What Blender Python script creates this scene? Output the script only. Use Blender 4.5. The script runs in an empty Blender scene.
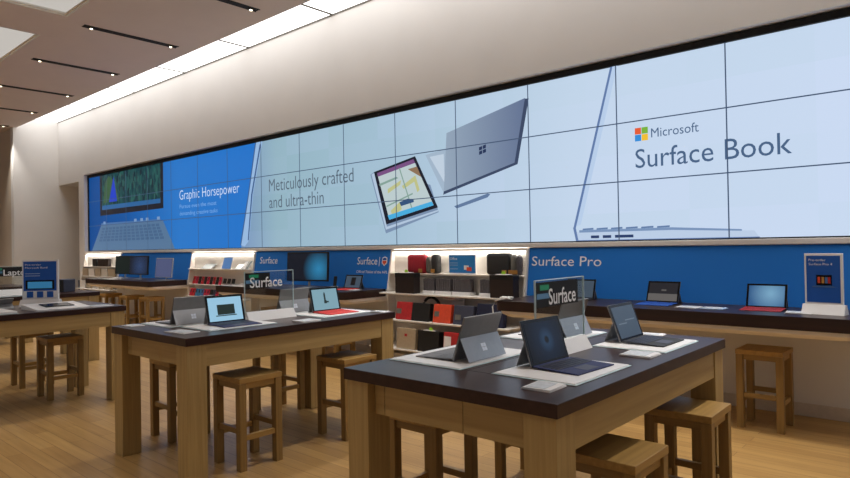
import bpy, bmesh, math, random
from mathutils import Matrix, Vector
random.seed(7)
C = bpy.context.scene.collection
PI = math.pi
V = Vector

# ------------------------------------------------------------------ materials
def lin(r, g, b):
    def f(c):
        c /= 255.0
        return c / 12.92 if c <= 0.04045 else ((c + 0.055) / 1.055) ** 2.4
    return (f(r), f(g), f(b), 1.0)

def base_mat(name):
    m = bpy.data.materials.new(name); m.use_nodes = True
    nt = m.node_tree
    return m, nt, nt.nodes['Principled BSDF']

def plain(name, rgb, rough=0.6, metal=0.0, noise=0.04, nscale=30.0, coat=0.0, spec=0.5):
    m, nt, b = base_mat(name)
    c = lin(*rgb)
    n = nt.nodes.new('ShaderNodeTexNoise'); n.inputs['Scale'].default_value = nscale
    tc = nt.nodes.new('ShaderNodeTexCoord'); nt.links.new(tc.outputs['Object'], n.inputs['Vector'])
    r = nt.nodes.new('ShaderNodeValToRGB')
    r.color_ramp.elements[0].position = .3; r.color_ramp.elements[1].position = .7
    r.color_ramp.elements[0].color = tuple(x * (1 - noise) for x in c[:3]) + (1,)
    r.color_ramp.elements[1].color = tuple(min(1, x * (1 + noise)) for x in c[:3]) + (1,)
    nt.links.new(n.outputs['Fac'], r.inputs['Fac']); nt.links.new(r.outputs['Color'], b.inputs['Base Color'])
    b.inputs['Roughness'].default_value = rough; b.inputs['Metallic'].default_value = metal
    b.inputs['Coat Weight'].default_value = coat
    b.inputs['Specular IOR Level'].default_value = spec
    return m

def emis(name, rgb, strength=1.0, gloss=True):
    m, nt, b = base_mat(name)
    c = lin(*rgb)
    b.inputs['Base Color'].default_value = (0.01, 0.01, 0.012, 1)
    b.inputs['Roughness'].default_value = .35 if gloss else .6
    b.inputs['Specular IOR Level'].default_value = .3
    b.inputs['Emission Color'].default_value = c
    b.inputs['Emission Strength'].default_value = strength
    return m

def wood(name, c1, c2, axis, scale=1.0, rough=.45, contrast=(.3, .72)):
    """fine straight grain running along one axis of the piece"""
    m, nt, b = base_mat(name)
    tc = nt.nodes.new('ShaderNodeTexCoord'); mp = nt.nodes.new('ShaderNodeMapping')
    oi = nt.nodes.new('ShaderNodeObjectInfo'); ad = nt.nodes.new('ShaderNodeVectorMath'); ad.operation = 'ADD'
    ml = nt.nodes.new('ShaderNodeMath'); ml.operation = 'MULTIPLY'; ml.inputs[1].default_value = 9.0
    nt.links.new(oi.outputs['Random'], ml.inputs[0])
    nt.links.new(tc.outputs['Object'], ad.inputs[0]); nt.links.new(ml.outputs[0], ad.inputs[1])
    nt.links.new(ad.outputs[0], mp.inputs['Vector'])
    s = [60 * scale] * 3; s[axis] = 2.2 * scale
    mp.inputs['Scale'].default_value = s
    n = nt.nodes.new('ShaderNodeTexNoise'); n.inputs['Scale'].default_value = 1.0; n.inputs['Detail'].default_value = 4
    nt.links.new(mp.outputs[0], n.inputs['Vector'])
    r = nt.nodes.new('ShaderNodeValToRGB')
    r.color_ramp.elements[0].position, r.color_ramp.elements[1].position = contrast
    r.color_ramp.elements[0].color = lin(*c1); r.color_ramp.elements[1].color = lin(*c2)
    nt.links.new(n.outputs['Fac'], r.inputs['Fac']); nt.links.new(r.outputs['Color'], b.inputs['Base Color'])
    b.inputs['Roughness'].default_value = rough
    return m

def floor_mat():
    m, nt, b = base_mat('maple plank floor')
    tc = nt.nodes.new('ShaderNodeTexCoord')
    br = nt.nodes.new('ShaderNodeTexBrick')
    br.offset = .37; br.squash = 1.0
    br.inputs['Scale'].default_value = 1.0
    br.inputs['Brick Width'].default_value = 1.3; br.inputs['Row Height'].default_value = .105
    br.inputs['Mortar Size'].default_value = .0018; br.inputs['Mortar Smooth'].default_value = .3
    br.inputs['Bias'].default_value = 0
    br.inputs['Color1'].default_value = lin(*FLOOR[0]); br.inputs['Color2'].default_value = lin(*FLOOR[1])
    br.inputs['Mortar'].default_value = lin(*FLOOR[2])
    nt.links.new(tc.outputs['Object'], br.inputs['Vector'])
    mp = nt.nodes.new('ShaderNodeMapping'); mp.inputs['Scale'].default_value = (1.6, 26, 1)
    nt.links.new(tc.outputs['Object'], mp.inputs['Vector'])
    n = nt.nodes.new('ShaderNodeTexNoise'); n.inputs['Scale'].default_value = 1.0; n.inputs['Detail'].default_value = 5
    nt.links.new(mp.outputs[0], n.inputs['Vector'])
    mx = nt.nodes.new('ShaderNodeMix'); mx.data_type = 'RGBA'; mx.blend_type = 'MULTIPLY'
    mx.inputs[0].default_value = 1.0
    r = nt.nodes.new('ShaderNodeValToRGB')
    r.color_ramp.elements[0].position = .3; r.color_ramp.elements[1].position = .7
    r.color_ramp.elements[0].color = (.78, .76, .72, 1); r.color_ramp.elements[1].color = (1, 1, 1, 1)
    nt.links.new(n.outputs['Fac'], r.inputs['Fac'])
    nt.links.new(br.outputs['Color'], mx.inputs[6]); nt.links.new(r.outputs['Color'], mx.inputs[7])
    nt.links.new(mx.outputs[2], b.inputs['Base Color'])
    b.inputs['Roughness'].default_value = .42
    b.inputs['Specular IOR Level'].default_value = .4
    return m

def radial(name, inner, outer, center, radius, strength=1.0):
    """a wallpaper picture glowing from one spot of the screen, in the screen's own coordinates"""
    m, nt, b = base_mat(name)
    tc = nt.nodes.new('ShaderNodeTexCoord'); vs = nt.nodes.new('ShaderNodeVectorMath'); vs.operation = 'DISTANCE'
    vs.inputs[1].default_value = center
    nt.links.new(tc.outputs['Object'], vs.inputs[0])
    dv = nt.nodes.new('ShaderNodeMath'); dv.operation = 'DIVIDE'; dv.inputs[1].default_value = radius
    nt.links.new(vs.outputs['Value'], dv.inputs[0])
    r = nt.nodes.new('ShaderNodeValToRGB')
    r.color_ramp.elements[0].color = lin(*inner); r.color_ramp.elements[1].color = lin(*outer)
    nt.links.new(dv.outputs[0], r.inputs['Fac'])
    b.inputs['Base Color'].default_value = (.01, .01, .01, 1); b.inputs['Roughness'].default_value = .25
    nt.links.new(r.outputs['Color'], b.inputs['Emission Color']); b.inputs['Emission Strength'].default_value = strength
    return m

def wall_screen(name, stops, x0, x1, strength, cells=True):
    """picture shown by the video wall: a colour that runs along the wall, each display a shade apart"""
    m, nt, b = base_mat(name)
    tc = nt.nodes.new('ShaderNodeTexCoord'); sx = nt.nodes.new('ShaderNodeSeparateXYZ')
    nt.links.new(tc.outputs['Object'], sx.inputs[0])
    mr = nt.nodes.new('ShaderNodeMapRange'); mr.inputs[1].default_value = x0; mr.inputs[2].default_value = x1
    nt.links.new(sx.outputs['X'], mr.inputs[0])
    r = nt.nodes.new('ShaderNodeValToRGB')
    e = r.color_ramp.elements
    e[0].position, e[0].color = stops[0][0], lin(*stops[0][1])
    e[1].position, e[1].color = stops[-1][0], lin(*stops[-1][1])
    for p, c in stops[1:-1]:
        q = e.new(p); q.color = lin(*c)
    nt.links.new(mr.outputs[0], r.inputs['Fac'])
    b.inputs['Base Color'].default_value = (.01, .01, .01, 1); b.inputs['Roughness'].default_value = .5
    b.inputs['Specular IOR Level'].default_value = .2
    out = r.outputs['Color']
    if cells:
        fl = nt.nodes.new('ShaderNodeVectorMath'); fl.operation = 'DIVIDE'; fl.inputs[1].default_value = (1.0223, 9, .5771)
        nt.links.new(tc.outputs['Object'], fl.inputs[0])
        f2 = nt.nodes.new('ShaderNodeVectorMath'); f2.operation = 'FLOOR'; nt.links.new(fl.outputs[0], f2.inputs[0])
        wn = nt.nodes.new('ShaderNodeTexWhiteNoise'); nt.links.new(f2.outputs[0], wn.inputs['Vector'])
        r2 = nt.nodes.new('ShaderNodeValToRGB')
        r2.color_ramp.elements[0].color = (.93, .955, .94, 1); r2.color_ramp.elements[1].color = (1.0, .985, 1, 1)
        nt.links.new(wn.outputs['Value'], r2.inputs['Fac'])
        mx = nt.nodes.new('ShaderNodeMix'); mx.data_type = 'RGBA'; mx.blend_type = 'MULTIPLY'; mx.inputs[0].default_value = 1
        nt.links.new(out, mx.inputs[6]); nt.links.new(r2.outputs['Color'], mx.inputs[7]); out = mx.outputs[2]
    nt.links.new(out, b.inputs['Emission Color']); b.inputs['Emission Strength'].default_value = strength
    return m

FLOOR = ((186, 148, 92), (168, 130, 78), (112, 80, 44))
M = {}
M['floor'] = floor_mat()
M['ceiling'] = plain('taupe ceiling paint', (226, 214, 208), .9, noise=.015, nscale=3)
M['wall'] = plain('warm white wall paint', (228, 226, 223), .85, noise=.015, nscale=2)
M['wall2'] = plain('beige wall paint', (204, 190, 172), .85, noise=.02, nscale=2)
M['skirting'] = plain('grey beige skirting', (205, 196, 184), .6)
M['white'] = plain('white laminate', (232, 226, 218), .45, noise=.01)
M['whitemat'] = plain('white plastic', (238, 236, 236), .35, noise=.01)
M['cream'] = plain('cream solid surface', (242, 236, 230), .5, noise=.015)
M['black'] = plain('black plastic', (16, 16, 18), .4)
M['blackm'] = plain('black matte', (10, 10, 11), .7)
M['darktop'] = wood('dark stained walnut top', (44, 28, 27), (62, 41, 38), 1, .6, .30, (.2, .8))
M['darktop'].node_tree.nodes['Principled BSDF'].inputs['Specular IOR Level'].default_value = .28
M['darktop_x'] = wood('dark stained walnut edge', (36, 22, 20), (52, 33, 29), 0, .6, .33, (.2, .8))
M['oak_z'] = wood('light oak upright grain', (162, 134, 84), (182, 154, 100), 2, 1.0)
M['oak_x'] = wood('light oak long grain', (162, 134, 84), (182, 154, 100), 0, .7)
M['oak_y'] = wood('light oak cross grain', (162, 134, 84), (182, 154, 100), 1, .7)
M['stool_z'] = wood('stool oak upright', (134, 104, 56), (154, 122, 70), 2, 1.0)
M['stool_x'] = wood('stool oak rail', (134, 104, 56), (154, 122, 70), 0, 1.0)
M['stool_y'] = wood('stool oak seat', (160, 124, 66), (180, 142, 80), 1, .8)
M['silver'] = plain('brushed magnesium', (142, 140, 140), .42, .75, .03)
M['silver2'] = plain('light magnesium', (176, 178, 182), .4, .6, .03)
M['glassblack'] = plain('black screen glass', (6, 6, 8), .25, spec=.25)
M['navy'] = plain('navy keyboard fabric', (36, 46, 92), .7, noise=.06)
M['charcoal'] = plain('charcoal keyboard fabric', (36, 38, 44), .7, noise=.06)
M['redkb'] = plain('red keyboard fabric', (200, 44, 40), .7, noise=.06)
M['darkred'] = plain('dark red keyboard fabric', (150, 26, 38), .7, noise=.06)
M['bluekb'] = plain('bright blue keyboard fabric', (20, 78, 168), .7, noise=.06)
M['greykb'] = plain('grey keyboard fabric', (120, 120, 124), .7, noise=.06)
M['keys'] = plain('keyboard keys dark', (24, 29, 52), .5)
M['logo'] = emis('pale mark', (215, 222, 232), .12)
M['logo'].node_tree.nodes['Principled BSDF'].inputs['Base Color'].default_value = lin(225, 230, 240)
M['blue'] = plain('matte blue wall graphic', (4, 114, 206), .7, noise=.01, nscale=1)
M['bluepaper'] = plain('printed blue poster', (16, 88, 182), .6, noise=.02)
M['lettering'] = plain('white lettering', (242, 242, 242), .6, noise=.0)
M['letter_dim'] = plain('pale blue lettering', (170, 195, 225), .6, noise=.0)
M['paleprint'] = plain('pale grey print', (196, 202, 210), .6, noise=.12, nscale=60)
M['red'] = plain('red textile', (166, 30, 46), .75, noise=.1)
M['boxred'] = plain('red printed box', (186, 40, 44), .5, noise=.12)
M['boxorange'] = plain('orange red printed box', (226, 78, 46), .5, noise=.06)
M['boxslate'] = plain('slate box', (62, 66, 86), .55, noise=.08)
M['boxnavy'] = plain('dark navy case', (24, 30, 60), .6, noise=.08)
M['boxbrown'] = plain('dark brown box', (38, 26, 24), .55, noise=.08)
M['boxblack'] = plain('black box', (20, 19, 20), .55, noise=.08)
M['boxbeige'] = plain('beige box', (176, 158, 132), .6, noise=.05)
M['greytext'] = plain('grey textile sleeve', (112, 110, 104), .8, noise=.08)
M['darkgrey'] = plain('charcoal textile sleeve', (48, 47, 47), .8, noise=.08)
M['hangbox'] = plain('grey accessory packs', (92, 88, 92), .6, noise=.4, nscale=120)
M['green'] = plain('lime green tag', (150, 205, 40), .6)
M['tan'] = plain('tan leather tag', (186, 130, 60), .6)
M['teal'] = plain('teal phone case', (40, 120, 165), .5)
M['pink'] = plain('crimson phone case', (196, 36, 66), .5)
M['bluetab'] = plain('blue tablet cover', (70, 110, 168), .5)
M['cable'] = plain('white cable', (225, 222, 216), .5)
M['lamp'] = emis('lit ceiling lamp', (255, 240, 205), 6)
M['strip'] = emis('luminous ceiling panel', (255, 252, 249), 2.5, False)
M['skylight'] = emis('frosted ceiling panel', (236, 230, 222), .62, False)
M['skyframe'] = plain('white recess frame', (236, 232, 224), .6)
M['led'] = emis('shelf led bar', (255, 250, 240), 26)
M['ms_r'] = emis('logo orange red', (228, 90, 50), 1); M['ms_g'] = emis('logo green', (120, 178, 60), 1)
M['ms_b'] = emis('logo blue', (50, 140, 215), 1); M['ms_y'] = emis('logo yellow', (240, 190, 50), 1)
def acrylic():
    m, nt, b = base_mat('clear acrylic')
    nt.nodes.remove(b)
    out = nt.nodes['Material Output']
    t = nt.nodes.new('ShaderNodeBsdfTransparent'); t.inputs[0].default_value = (.90, .93, .93, 1)
    g = nt.nodes.new('ShaderNodeBsdfGlossy'); g.inputs['Roughness'].default_value = .03
    mx = nt.nodes.new('ShaderNodeMixShader'); mx.inputs[0].default_value = .05
    nt.links.new(t.outputs[0], mx.inputs[1]); nt.links.new(g.outputs[0], mx.inputs[2])
    nt.links.new(mx.outputs[0], out.inputs[0])
    return m
M['acrylic'] = acrylic()
M['edge'] = plain('polished acrylic edge', (205, 228, 232), .3, noise=0)

# ------------------------------------------------------------------ mesh helpers
class MB:
    def __init__(s): s.bm = bmesh.new()
    def box(s, x0, x1, y0, y1, z0, z1, bevel=0, T=None, seg=2):
        vs = [s.bm.verts.new((x, y, z)) for x in (x0, x1) for y in (y0, y1) for z in (z0, z1)]
        f = [(0, 1, 3, 2), (4, 6, 7, 5), (0, 4, 5, 1), (2, 3, 7, 6), (0, 2, 6, 4), (1, 5, 7, 3)]
        fs = [s.bm.faces.new([vs[i] for i in q]) for q in f]
        if bevel:
            es = list({e for q in fs for e in q.edges})
            r = bmesh.ops.bevel(s.bm, geom=es, offset=bevel, segments=seg, affect='EDGES', profile=.5)
            allv = {v for q in r['faces'] for v in q.verts} | {v for q in fs if q.is_valid for v in q.verts}
            vs = list(allv)
        if T is not None:
            for v in vs: v.co = T @ v.co
        return s
    def prism(s, poly, vec, T=None, flip=False):
        """extrude polygon (list of 3d points) along vec"""
        a = [s.bm.verts.new(p) for p in poly]; d = V(vec)
        b = [s.bm.verts.new(V(p) + d) for p in poly]
        n = len(a)
        s.bm.faces.new(a); s.bm.faces.new(b[::-1])
        for i in range(n): s.bm.faces.new((a[i], b[i], b[(i + 1) % n], a[(i + 1) % n]))
        if T is not None:
            for v in a + b: v.co = T @ v.co
        return s
    def face(s, pts):
        s.bm.faces.new([s.bm.verts.new(p) for p in pts]); return s
    def cyl(s, c, r, h, axis=2, seg=20, r2=None, T=None):
        m = Matrix.Translation(c)
        if axis == 0: m = m @ Matrix.Rotation(PI / 2, 4, 'Y')
        if axis == 1: m = m @ Matrix.Rotation(PI / 2, 4, 'X')
        if T is not None: m = T @ m
        bmesh.ops.create_cone(s.bm, cap_ends=True, segments=seg, radius1=r, radius2=r if r2 is None else r2, depth=h, matrix=m)
        return s
    def tube(s, pts, r, seg=8):
        pts = [V(p) for p in pts]; rings = []
        for i, p in enumerate(pts):
            t = (pts[min(i + 1, len(pts) - 1)] - pts[max(i - 1, 0)]).normalized()
            up = V((0, 0, 1)) if abs(t.z) < .9 else V((1, 0, 0))
            a = t.cross(up).normalized(); b = t.cross(a)
            rings.append([s.bm.verts.new(p + (a * math.cos(k * 2 * PI / seg) + b * math.sin(k * 2 * PI / seg)) * r) for k in range(seg)])
        for A, B in zip(rings, rings[1:]):
            for k in range(seg): s.bm.faces.new((A[k], A[(k + 1) % seg], B[(k + 1) % seg], B[k]))
        s.bm.faces.new(rings[0]); s.bm.faces.new(rings[-1][::-1])
        return s
    def build(s, name, mat, parent=None, loc=None, smooth=False):
        bmesh.ops.recalc_face_normals(s.bm, faces=s.bm.faces)
        me = bpy.data.meshes.new(name); s.bm.to_mesh(me); s.bm.free()
        me.materials.append(mat)
        if smooth:
            for p in me.polygons: p.use_smooth = True
        o = bpy.data.objects.new(name, me); C.objects.link(o)
        if parent: o.parent = parent
        if loc: o.location = loc
        return o

def tag(o, label=None, cat=None, group=None, kind=None):
    if label: o['label'] = label
    if cat: o['category'] = cat
    if group: o['group'] = group
    if kind: o['kind'] = kind
    return o

def empty(name, loc, rz=0, label=None, cat=None, group=None):
    o = bpy.data.objects.new(name, None); C.objects.link(o)
    o.location = loc; o.rotation_euler = (0, 0, rz); o.empty_display_size = .1
    return tag(o, label, cat, group)

def dup(root, loc=None, rz=None, label=None, group=None):
    def rec(o, par):
        c = o.copy(); C.objects.link(c)
        if par: c.parent = par
        for ch in list(o.children): rec(ch, c)
        return c
    r = rec(root, None)
    if loc: r.location = loc
    if rz is not None: r.rotation_euler = (0, 0, rz)
    if label: r['label'] = label
    if group: r['group'] = group
    return r

_font_cache = {}
def text(name, body, width, height, mat, parent, loc, rot=(PI / 2, 0, 0), bold=0.0, italic=0.0, extrude=.001, align='LEFT'):
    """lettering as a mesh, scaled to the wanted overall width and cap height, lower left corner at loc"""
    cu = bpy.data.curves.new(name, 'FONT'); cu.body = body; cu.size = 1; cu.offset = bold; cu.extrude = 0
    cu.shear = italic; cu.resolution_u = 3; cu.align_x = 'LEFT'
    ob = bpy.data.objects.new('tmp', cu); C.objects.link(ob)
    bpy.context.view_layer.update()
    dg = bpy.context.evaluated_depsgraph_get()
    me = bpy.data.meshes.new_from_object(ob.evaluated_get(dg))
    bpy.data.objects.remove(ob); bpy.data.curves.remove(cu)
    xs = [v.co.x for v in me.vertices]; x0, x1 = min(xs), max(xs)
    cap = .70
    for v in me.vertices:
        v.co.x = (v.co.x - x0) / (x1 - x0) * width
        v.co.y = v.co.y / cap * height
    me.materials.clear(); me.materials.append(mat)
    o = bpy.data.objects.new(name, me); C.objects.link(o)
    o.parent = parent; o.location = loc; o.rotation_euler = rot
    o.name = name
    return o

def struct(o): o['kind'] = 'structure'; return o
def sbox(name, mat, *a, **k): return struct(MB().box(*a, **k).build(name, mat))

# ------------------------------------------------------------------ room shell
X0, PW, PH, ZT = -16.017, 1.0223, .5771, 3.19     # video wall: left edge, display width and height, top
NC = 18
X1 = X0 + NC * PW; ZB = ZT - 3 * PH
YW, YV, YU = 5.90, 5.975, 5.865
CZ, CE = 4.50, 4.93                                # ceiling height and edge by the luminous strip
XR, YF = 4.0, -4.5

sbox('floor', M['floor'], -27, XR + .2, YF, 9, -.1, 0)
# ceiling with square light recesses
rec = [(-15.6, -13.2), (-12.3, -9.9), (-8.9, -6.5), (-5.5, -3.1), (-2.1, .3), (1.3, 3.7)]
RY0, RY1 = .70, 3.08
cb = MB()
cb.box(-27, XR + .2, RY1, CE, CZ, CZ + .12); cb.box(-27, XR + .2, YF, RY0, CZ, CZ + .12)
prev = -27
for a, b in rec:
    cb.box(prev, a, RY0, RY1, CZ, CZ + .12); prev = b
cb.box(prev, XR + .2, RY0, RY1, CZ, CZ + .12)
cb.box(-27, XR + .2, CE - .03, CE, CZ + .12, CZ + .45)     # upstand beside the luminous strip
struct(cb.build('ceiling', M['ceiling']))
sbox('wall_right', M['wall'], XR, XR + .2, YF, 6.2, 0, 5)
# long wall: above the video wall, the jamb, between the screen and the counters, and below
w = MB()
w.box(-16.36, XR, YU, 6.3, ZT + .072, 5.0)
w.box(-17.68, -16.36, YU, 6.3, 3.13, 5.0)
w.box(-16.36, X0 - .02, YU, 6.3, 0, ZT + .072)
w.box(X1 + .02, XR, YU, 6.3, ZB - .05, ZT + .072)
w.box(X0 - .02, XR, YW, 6.3, 0, ZB - .05)
w.box(X0 - .02, X1 + .02, YV + .10, 6.3, ZB - .05, ZT + .072)
struct(w.build('wall_back', M['wall']))
sbox('baseboard_back', M['skirting'], X0, XR, YW - .015, YW, 0, .105, bevel=.004)
sbox('trim_1', M['cream'], X0, X1, YW - .05, YV + .02, ZB - .062, ZB - .012, bevel=.006)
# left end: wall, the passage behind the opening and the darker return wall
lw = MB()
lw.box(-17.88, -17.68, 4.86, 8.4, 0, 5.0)
struct(lw.build('wall_left', M['wall']))
sbox('wall_return', M['wall2'], -27, -17.88, 4.88, 5.2, 0, 5.0)
sbox('wall_passage', M['wall2'], -17.88, -12, 8.4, 8.6, 0, 5.0)
sbox('ceiling_passage', M['ceiling'], -17.68, -12, 6.3, 8.4, 3.16, 3.3)
sbox('wall_far', M['wall2'], -27.2, -27, YF, 5.2, 0, 5.0)

# luminous strip along the long wall
root = empty('luminous_ceiling_strip', (-7.2, 5.42, 4.75), 0, 'long glowing white light panels in the slot between ceiling and wall', 'ceiling light')
x = -17.68
k = 0
fr = MB()
while x < XR - .1:
    x2 = min(x + 2.12, XR) if k else -15.38
    MB().box(x + .008 + 7.2, x2 - .008 + 7.2, -.49, .44, 0, .03).build('light_panel', M['strip'], root)
    fr.box(x2 - .022 + 7.2, x2 + .022 + 7.2, -.49, .44, -.006, .03)
    x = x2; k += 1
fr.box(-10.48, XR + 7.2, .432, .445, -.02, .0)
fr.build('panel_frame', M['greytext'], root)

# square recessed ceiling lights
labs = ['square recessed ceiling light beyond the nearer one, cut by the left picture edge', 'nearer square recessed ceiling light at top left, bright white frame']
for i, (a, b) in enumerate(rec):
    lb = {1: labs[0], 2: labs[1]}.get(i, 'square recessed ceiling light in the taupe ceiling')
    r = empty('recessed_ceiling_light', ((a + b) / 2, (RY0 + RY1) / 2, CZ), 0, lb, 'ceiling light', 'square recessed ceiling lights')
    h = (b - a) / 2 - .002; hy = (RY1 - RY0) / 2 - .002
    f = MB()
    t = .02
    f.box(-h, -h + t, -hy, hy, .0, .07); f.box(h - t, h, -hy, hy, .0, .07)
    f.box(-h + t, h - t, -hy, -hy + t, .0, .07); f.box(-h + t, h - t, hy - t, hy, .0, .07)
    f.build('recess_frame', M['skyframe'], r)
    t2 = .045
    g = MB(); z0, z1 = .02, .03
    g.box(-h + t, -h + t2, -hy + t, hy - t, z0, z1); g.box(h - t2, h - t, -hy + t, hy - t, z0, z1)
    g.box(-h + t2, h - t2, -hy + t, -hy + t2, z0, z1); g.box(-h + t2, h - t2, hy - t2, hy - t, z0, z1)
    g.build('recess_step', M['skyframe'], r)
    MB().box(-h + t, h - t, -hy + t, hy - t, .05, .07).build('diffuser', M['skylight'], r)

# black slot lights with a small lamp at each end
def slot_light():
    r = empty('slot_ceiling_light', (0, 0, 0))
    MB().box(-.045, .045, -.66, .66, -.006, .0).box(-.05, -.04, -.665, .665, -.010, 0).box(.04, .05, -.665, .665, -.010, 0).build('slot', M['blackm'], r)
    for s in (-1, 1):
        l = MB().cyl((0, s * .56, -.014), .034, .018, 2, 20).build('lamp', M['black'], r)
        MB().cyl((0, s * .56, -.026), .018, .006, 2, 20).build('lamp_lens', M['lamp'], l)
    return r
slab = ['black slot light in the ceiling, nearest, cut by the top picture edge',
        'black slot light with two small lamps, second from the top of the row',
        'black slot light with two small lamps, third from the top of the row',
        'black slot light fourth from the top, running to the left picture edge',
        'black slot light fifth from the top, short at the left edge',
        'tiny far black slot light above the pillar, last of the row']
slots = [(-6.95, 4.0), (-9.08, 4.0), (-11.2, 4.02), (-13.37, 4.05), (-15.5, 4.07), (-17.6, 4.08), (-4.8, 4.0), (-2.65, 4.0), (-.5, 4.0)]
s0 = slot_light()
for i, (x, y) in enumerate(slots + [(x, -.4) for x in (-13.4, -11.2, -9.1, -6.95, -4.8, -2.65, -.5)]):
    o = s0 if i == 0 else dup(s0)
    o.location = (x, y, CZ)
    tag(o, slab[i] if i < 6 else 'black slot light with two small lamps in the taupe ceiling', 'ceiling light', 'black slot lights in the ceiling')
    if True:
        for s in (-1, 1):
            L = bpy.data.lights.new('spot', 'SPOT'); L.energy = 90
            L.spot_size = math.radians(66); L.spot_blend = .8; L.shadow_soft_size = .05; L.color = (1, .95, .87)
            lo = bpy.data.objects.new('spot_lamp', L); C.objects.link(lo)
            lo.location = (0, s * .56, -.05); lo.parent = o
            lo.rotation_euler = (0, 0, 0)

# ------------------------------------------------------------------ video wall
vw = empty('video_wall', (0, YV, 0), 0, 'long video wall of joined displays along the back wall, blue to pale blue', 'video wall')
M['panel'] = wall_screen('pale blue picture', [(0, (120, 150, 190)), (.1, (150, 182, 198)), (.35, (166, 194, 214)), (.6, (198, 216, 238)), (1, (206, 222, 246))], -9.5, 1.0, 1.0)
M['vblue'] = wall_screen('deep blue picture', [(0, (6, 70, 138)), (.3, (12, 84, 158)), (.62, (40, 118, 198)), (1, (32, 114, 200))], -16.0, -9.0, 1.0, False)
for r in range(3):
    for c in range(NC):
        a = X0 + c * PW; z = ZT - r * PH
        MB().box(a + .001, a + PW - .001, 0, .06, z - PH + .001, z - .001).build('display', M['panel'], vw)
f = MB()
f.box(X0 - .02, X1 + .02, -.03, .05, ZT, ZT + .062); f.box(X0 - .02, X1 + .02, -.03, .05, ZB - .012, ZB)
f.box(X0 - .02, X0, -.03, .05, ZB, ZT); f.box(X1, X1 + .02, -.03, .05, ZB, ZT)
f.build('frame', M['blackm'], vw)
sm = MB()
for c in range(1, NC): sm.box(X0 + c * PW - .0055, X0 + c * PW + .0055, -.0145, -.012, ZB, ZT)
for r in (1, 2): sm.box(X0, X1, -.0145, -.012, ZT - r * PH - .0055, ZT - r * PH + .0055)
sm.build('seams', emis('dark seam', (84, 106, 140), .6), vw)
lay = [0]
def pic(name, pts, mat, d=None):
    lay[0] += 1
    y = -.001 - (lay[0] * .0002 if d is None else d)
    return MB().prism([(x, y, max(ZB, min(ZT, z))) for x, z in pts], (0, .0001, 0)).build(name, mat, vw)
pic('blue_picture', [(X0, ZT), (-9.0, ZT), (-9.5, ZB), (X0, ZB)], M['vblue'])
e = lambda n, c, s=1.0: emis(n, c, s)
pic('pictured_monitor', [(-15.38, ZT), (-12.27, ZT), (-12.28, 2.28), (-15.38, 2.26)], e('pictured black', (28, 30, 40)))
def screen_noise():
    m, nt, b = base_mat('pictured teal foliage')
    tc = nt.nodes.new('ShaderNodeTexCoord'); n = nt.nodes.new('ShaderNodeTexVoronoi'); n.inputs['Scale'].default_value = 20
    n.inputs['Randomness'].default_value = 1
    mp = nt.nodes.new('ShaderNodeMapping'); mp.inputs['Rotation'].default_value = (0, .6, 0); mp.inputs['Scale'].default_value = (1, 1, .35)
    nt.links.new(tc.outputs['Object'], mp.inputs[0]); nt.links.new(mp.outputs[0], n.inputs['Vector'])
    sp = nt.nodes.new('ShaderNodeSeparateColor'); nt.links.new(n.outputs['Color'], sp.inputs[0])
    r = nt.nodes.new('ShaderNodeValToRGB')
    r.color_ramp.elements[0].color = lin(10, 44, 66); r.color_ramp.elements[1].color = lin(60, 140, 130)
    q = r.color_ramp.elements.new(.5); q.color = lin(16, 92, 104)
    nt.links.new(sp.outputs[0], r.inputs['Fac'])
    b.inputs['Base Color'].default_value = (.01, .01, .01, 1)
    nt.links.new(r.outputs['Color'], b.inputs['Emission Color']); b.inputs['Emission Strength'].default_value = .45
    return m
pic('pictured_screen', [(-15.25, ZT), (-12.38, ZT), (-12.40, 2.48), (-15.27, 2.49)], screen_noise())
pic('pictured_taskbar', [(-15.27, 2.49), (-12.4, 2.48), (-12.4, 2.39), (-15.27, 2.39)], e('pictured taskbar', (40, 96, 150)))
pic('pictured_cloth', [(-15.2, 2.55), (-15.1, 3.0), (-14.9, 3.15), (-14.55, 3.0), (-14.35, 2.55)], e('pictured olive', (52, 88, 58)))
pic('pictured_flame', [(-14.88, 2.55), (-14.74, 2.87), (-14.62, 3.11), (-14.54, 2.85), (-14.45, 2.55)], e('pictured blue figure', (26, 60, 190)))
pic('pictured_hinge', [(-15.32, 2.09), (-12.41, 2.07), (-12.38, 2.0), (-15.34, 2.0)], e('pictured hinge', (70, 110, 160)))
pic('pictured_keyboard', [(-15.34, 2.03), (-12.30, 2.03), (-11.82, ZB), (-15.88, ZB)], e('pictured deck', (84, 116, 150)))
pk = MB()
for r in range(5):
    z1 = 1.98 - r * .066; z0 = z1 - .05; wl = -15.27 - r * .045; wr = -12.42 + r * .05
    n = 15
    for i in range(n):
        a = wl + (wr - wl) * i / n; b = wl + (wr - wl) * (i + .78) / n
        pk.prism([(a, -.0042, z1), (b, -.0042, z1), (b, -.0042, z0), (a, -.0042, z0)], (0, .0001, 0))
pk.build('pictured_keys', e('pictured keys', (66, 98, 134)), vw)
lay[0] = 20
for x in (-15.2, -13.6, -13.3, -13.05, -12.55):
    pic('pictured_lug', [(x, 2.12), (x + .12, 2.12), (x + .12, 2.06), (x, 2.06)], e('pictured lug', (120, 150, 190)))
pic('pictured_edge', [(-9.02, ZT), (-8.82, ZT), (-9.11, 2.36), (-9.25, 1.58), (-9.38, 1.48), (-9.5, 1.50), (-9.25, 2.32)], e('pictured slim edge', (150, 184, 222)))
pic('pictured_edge_line', [(-8.90, 3.15), (-8.86, 3.15), (-9.13, 2.34), (-9.26, 1.58), (-9.29, 1.58), (-9.17, 2.34)], e('pictured dark line', (58, 92, 140)))
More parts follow.
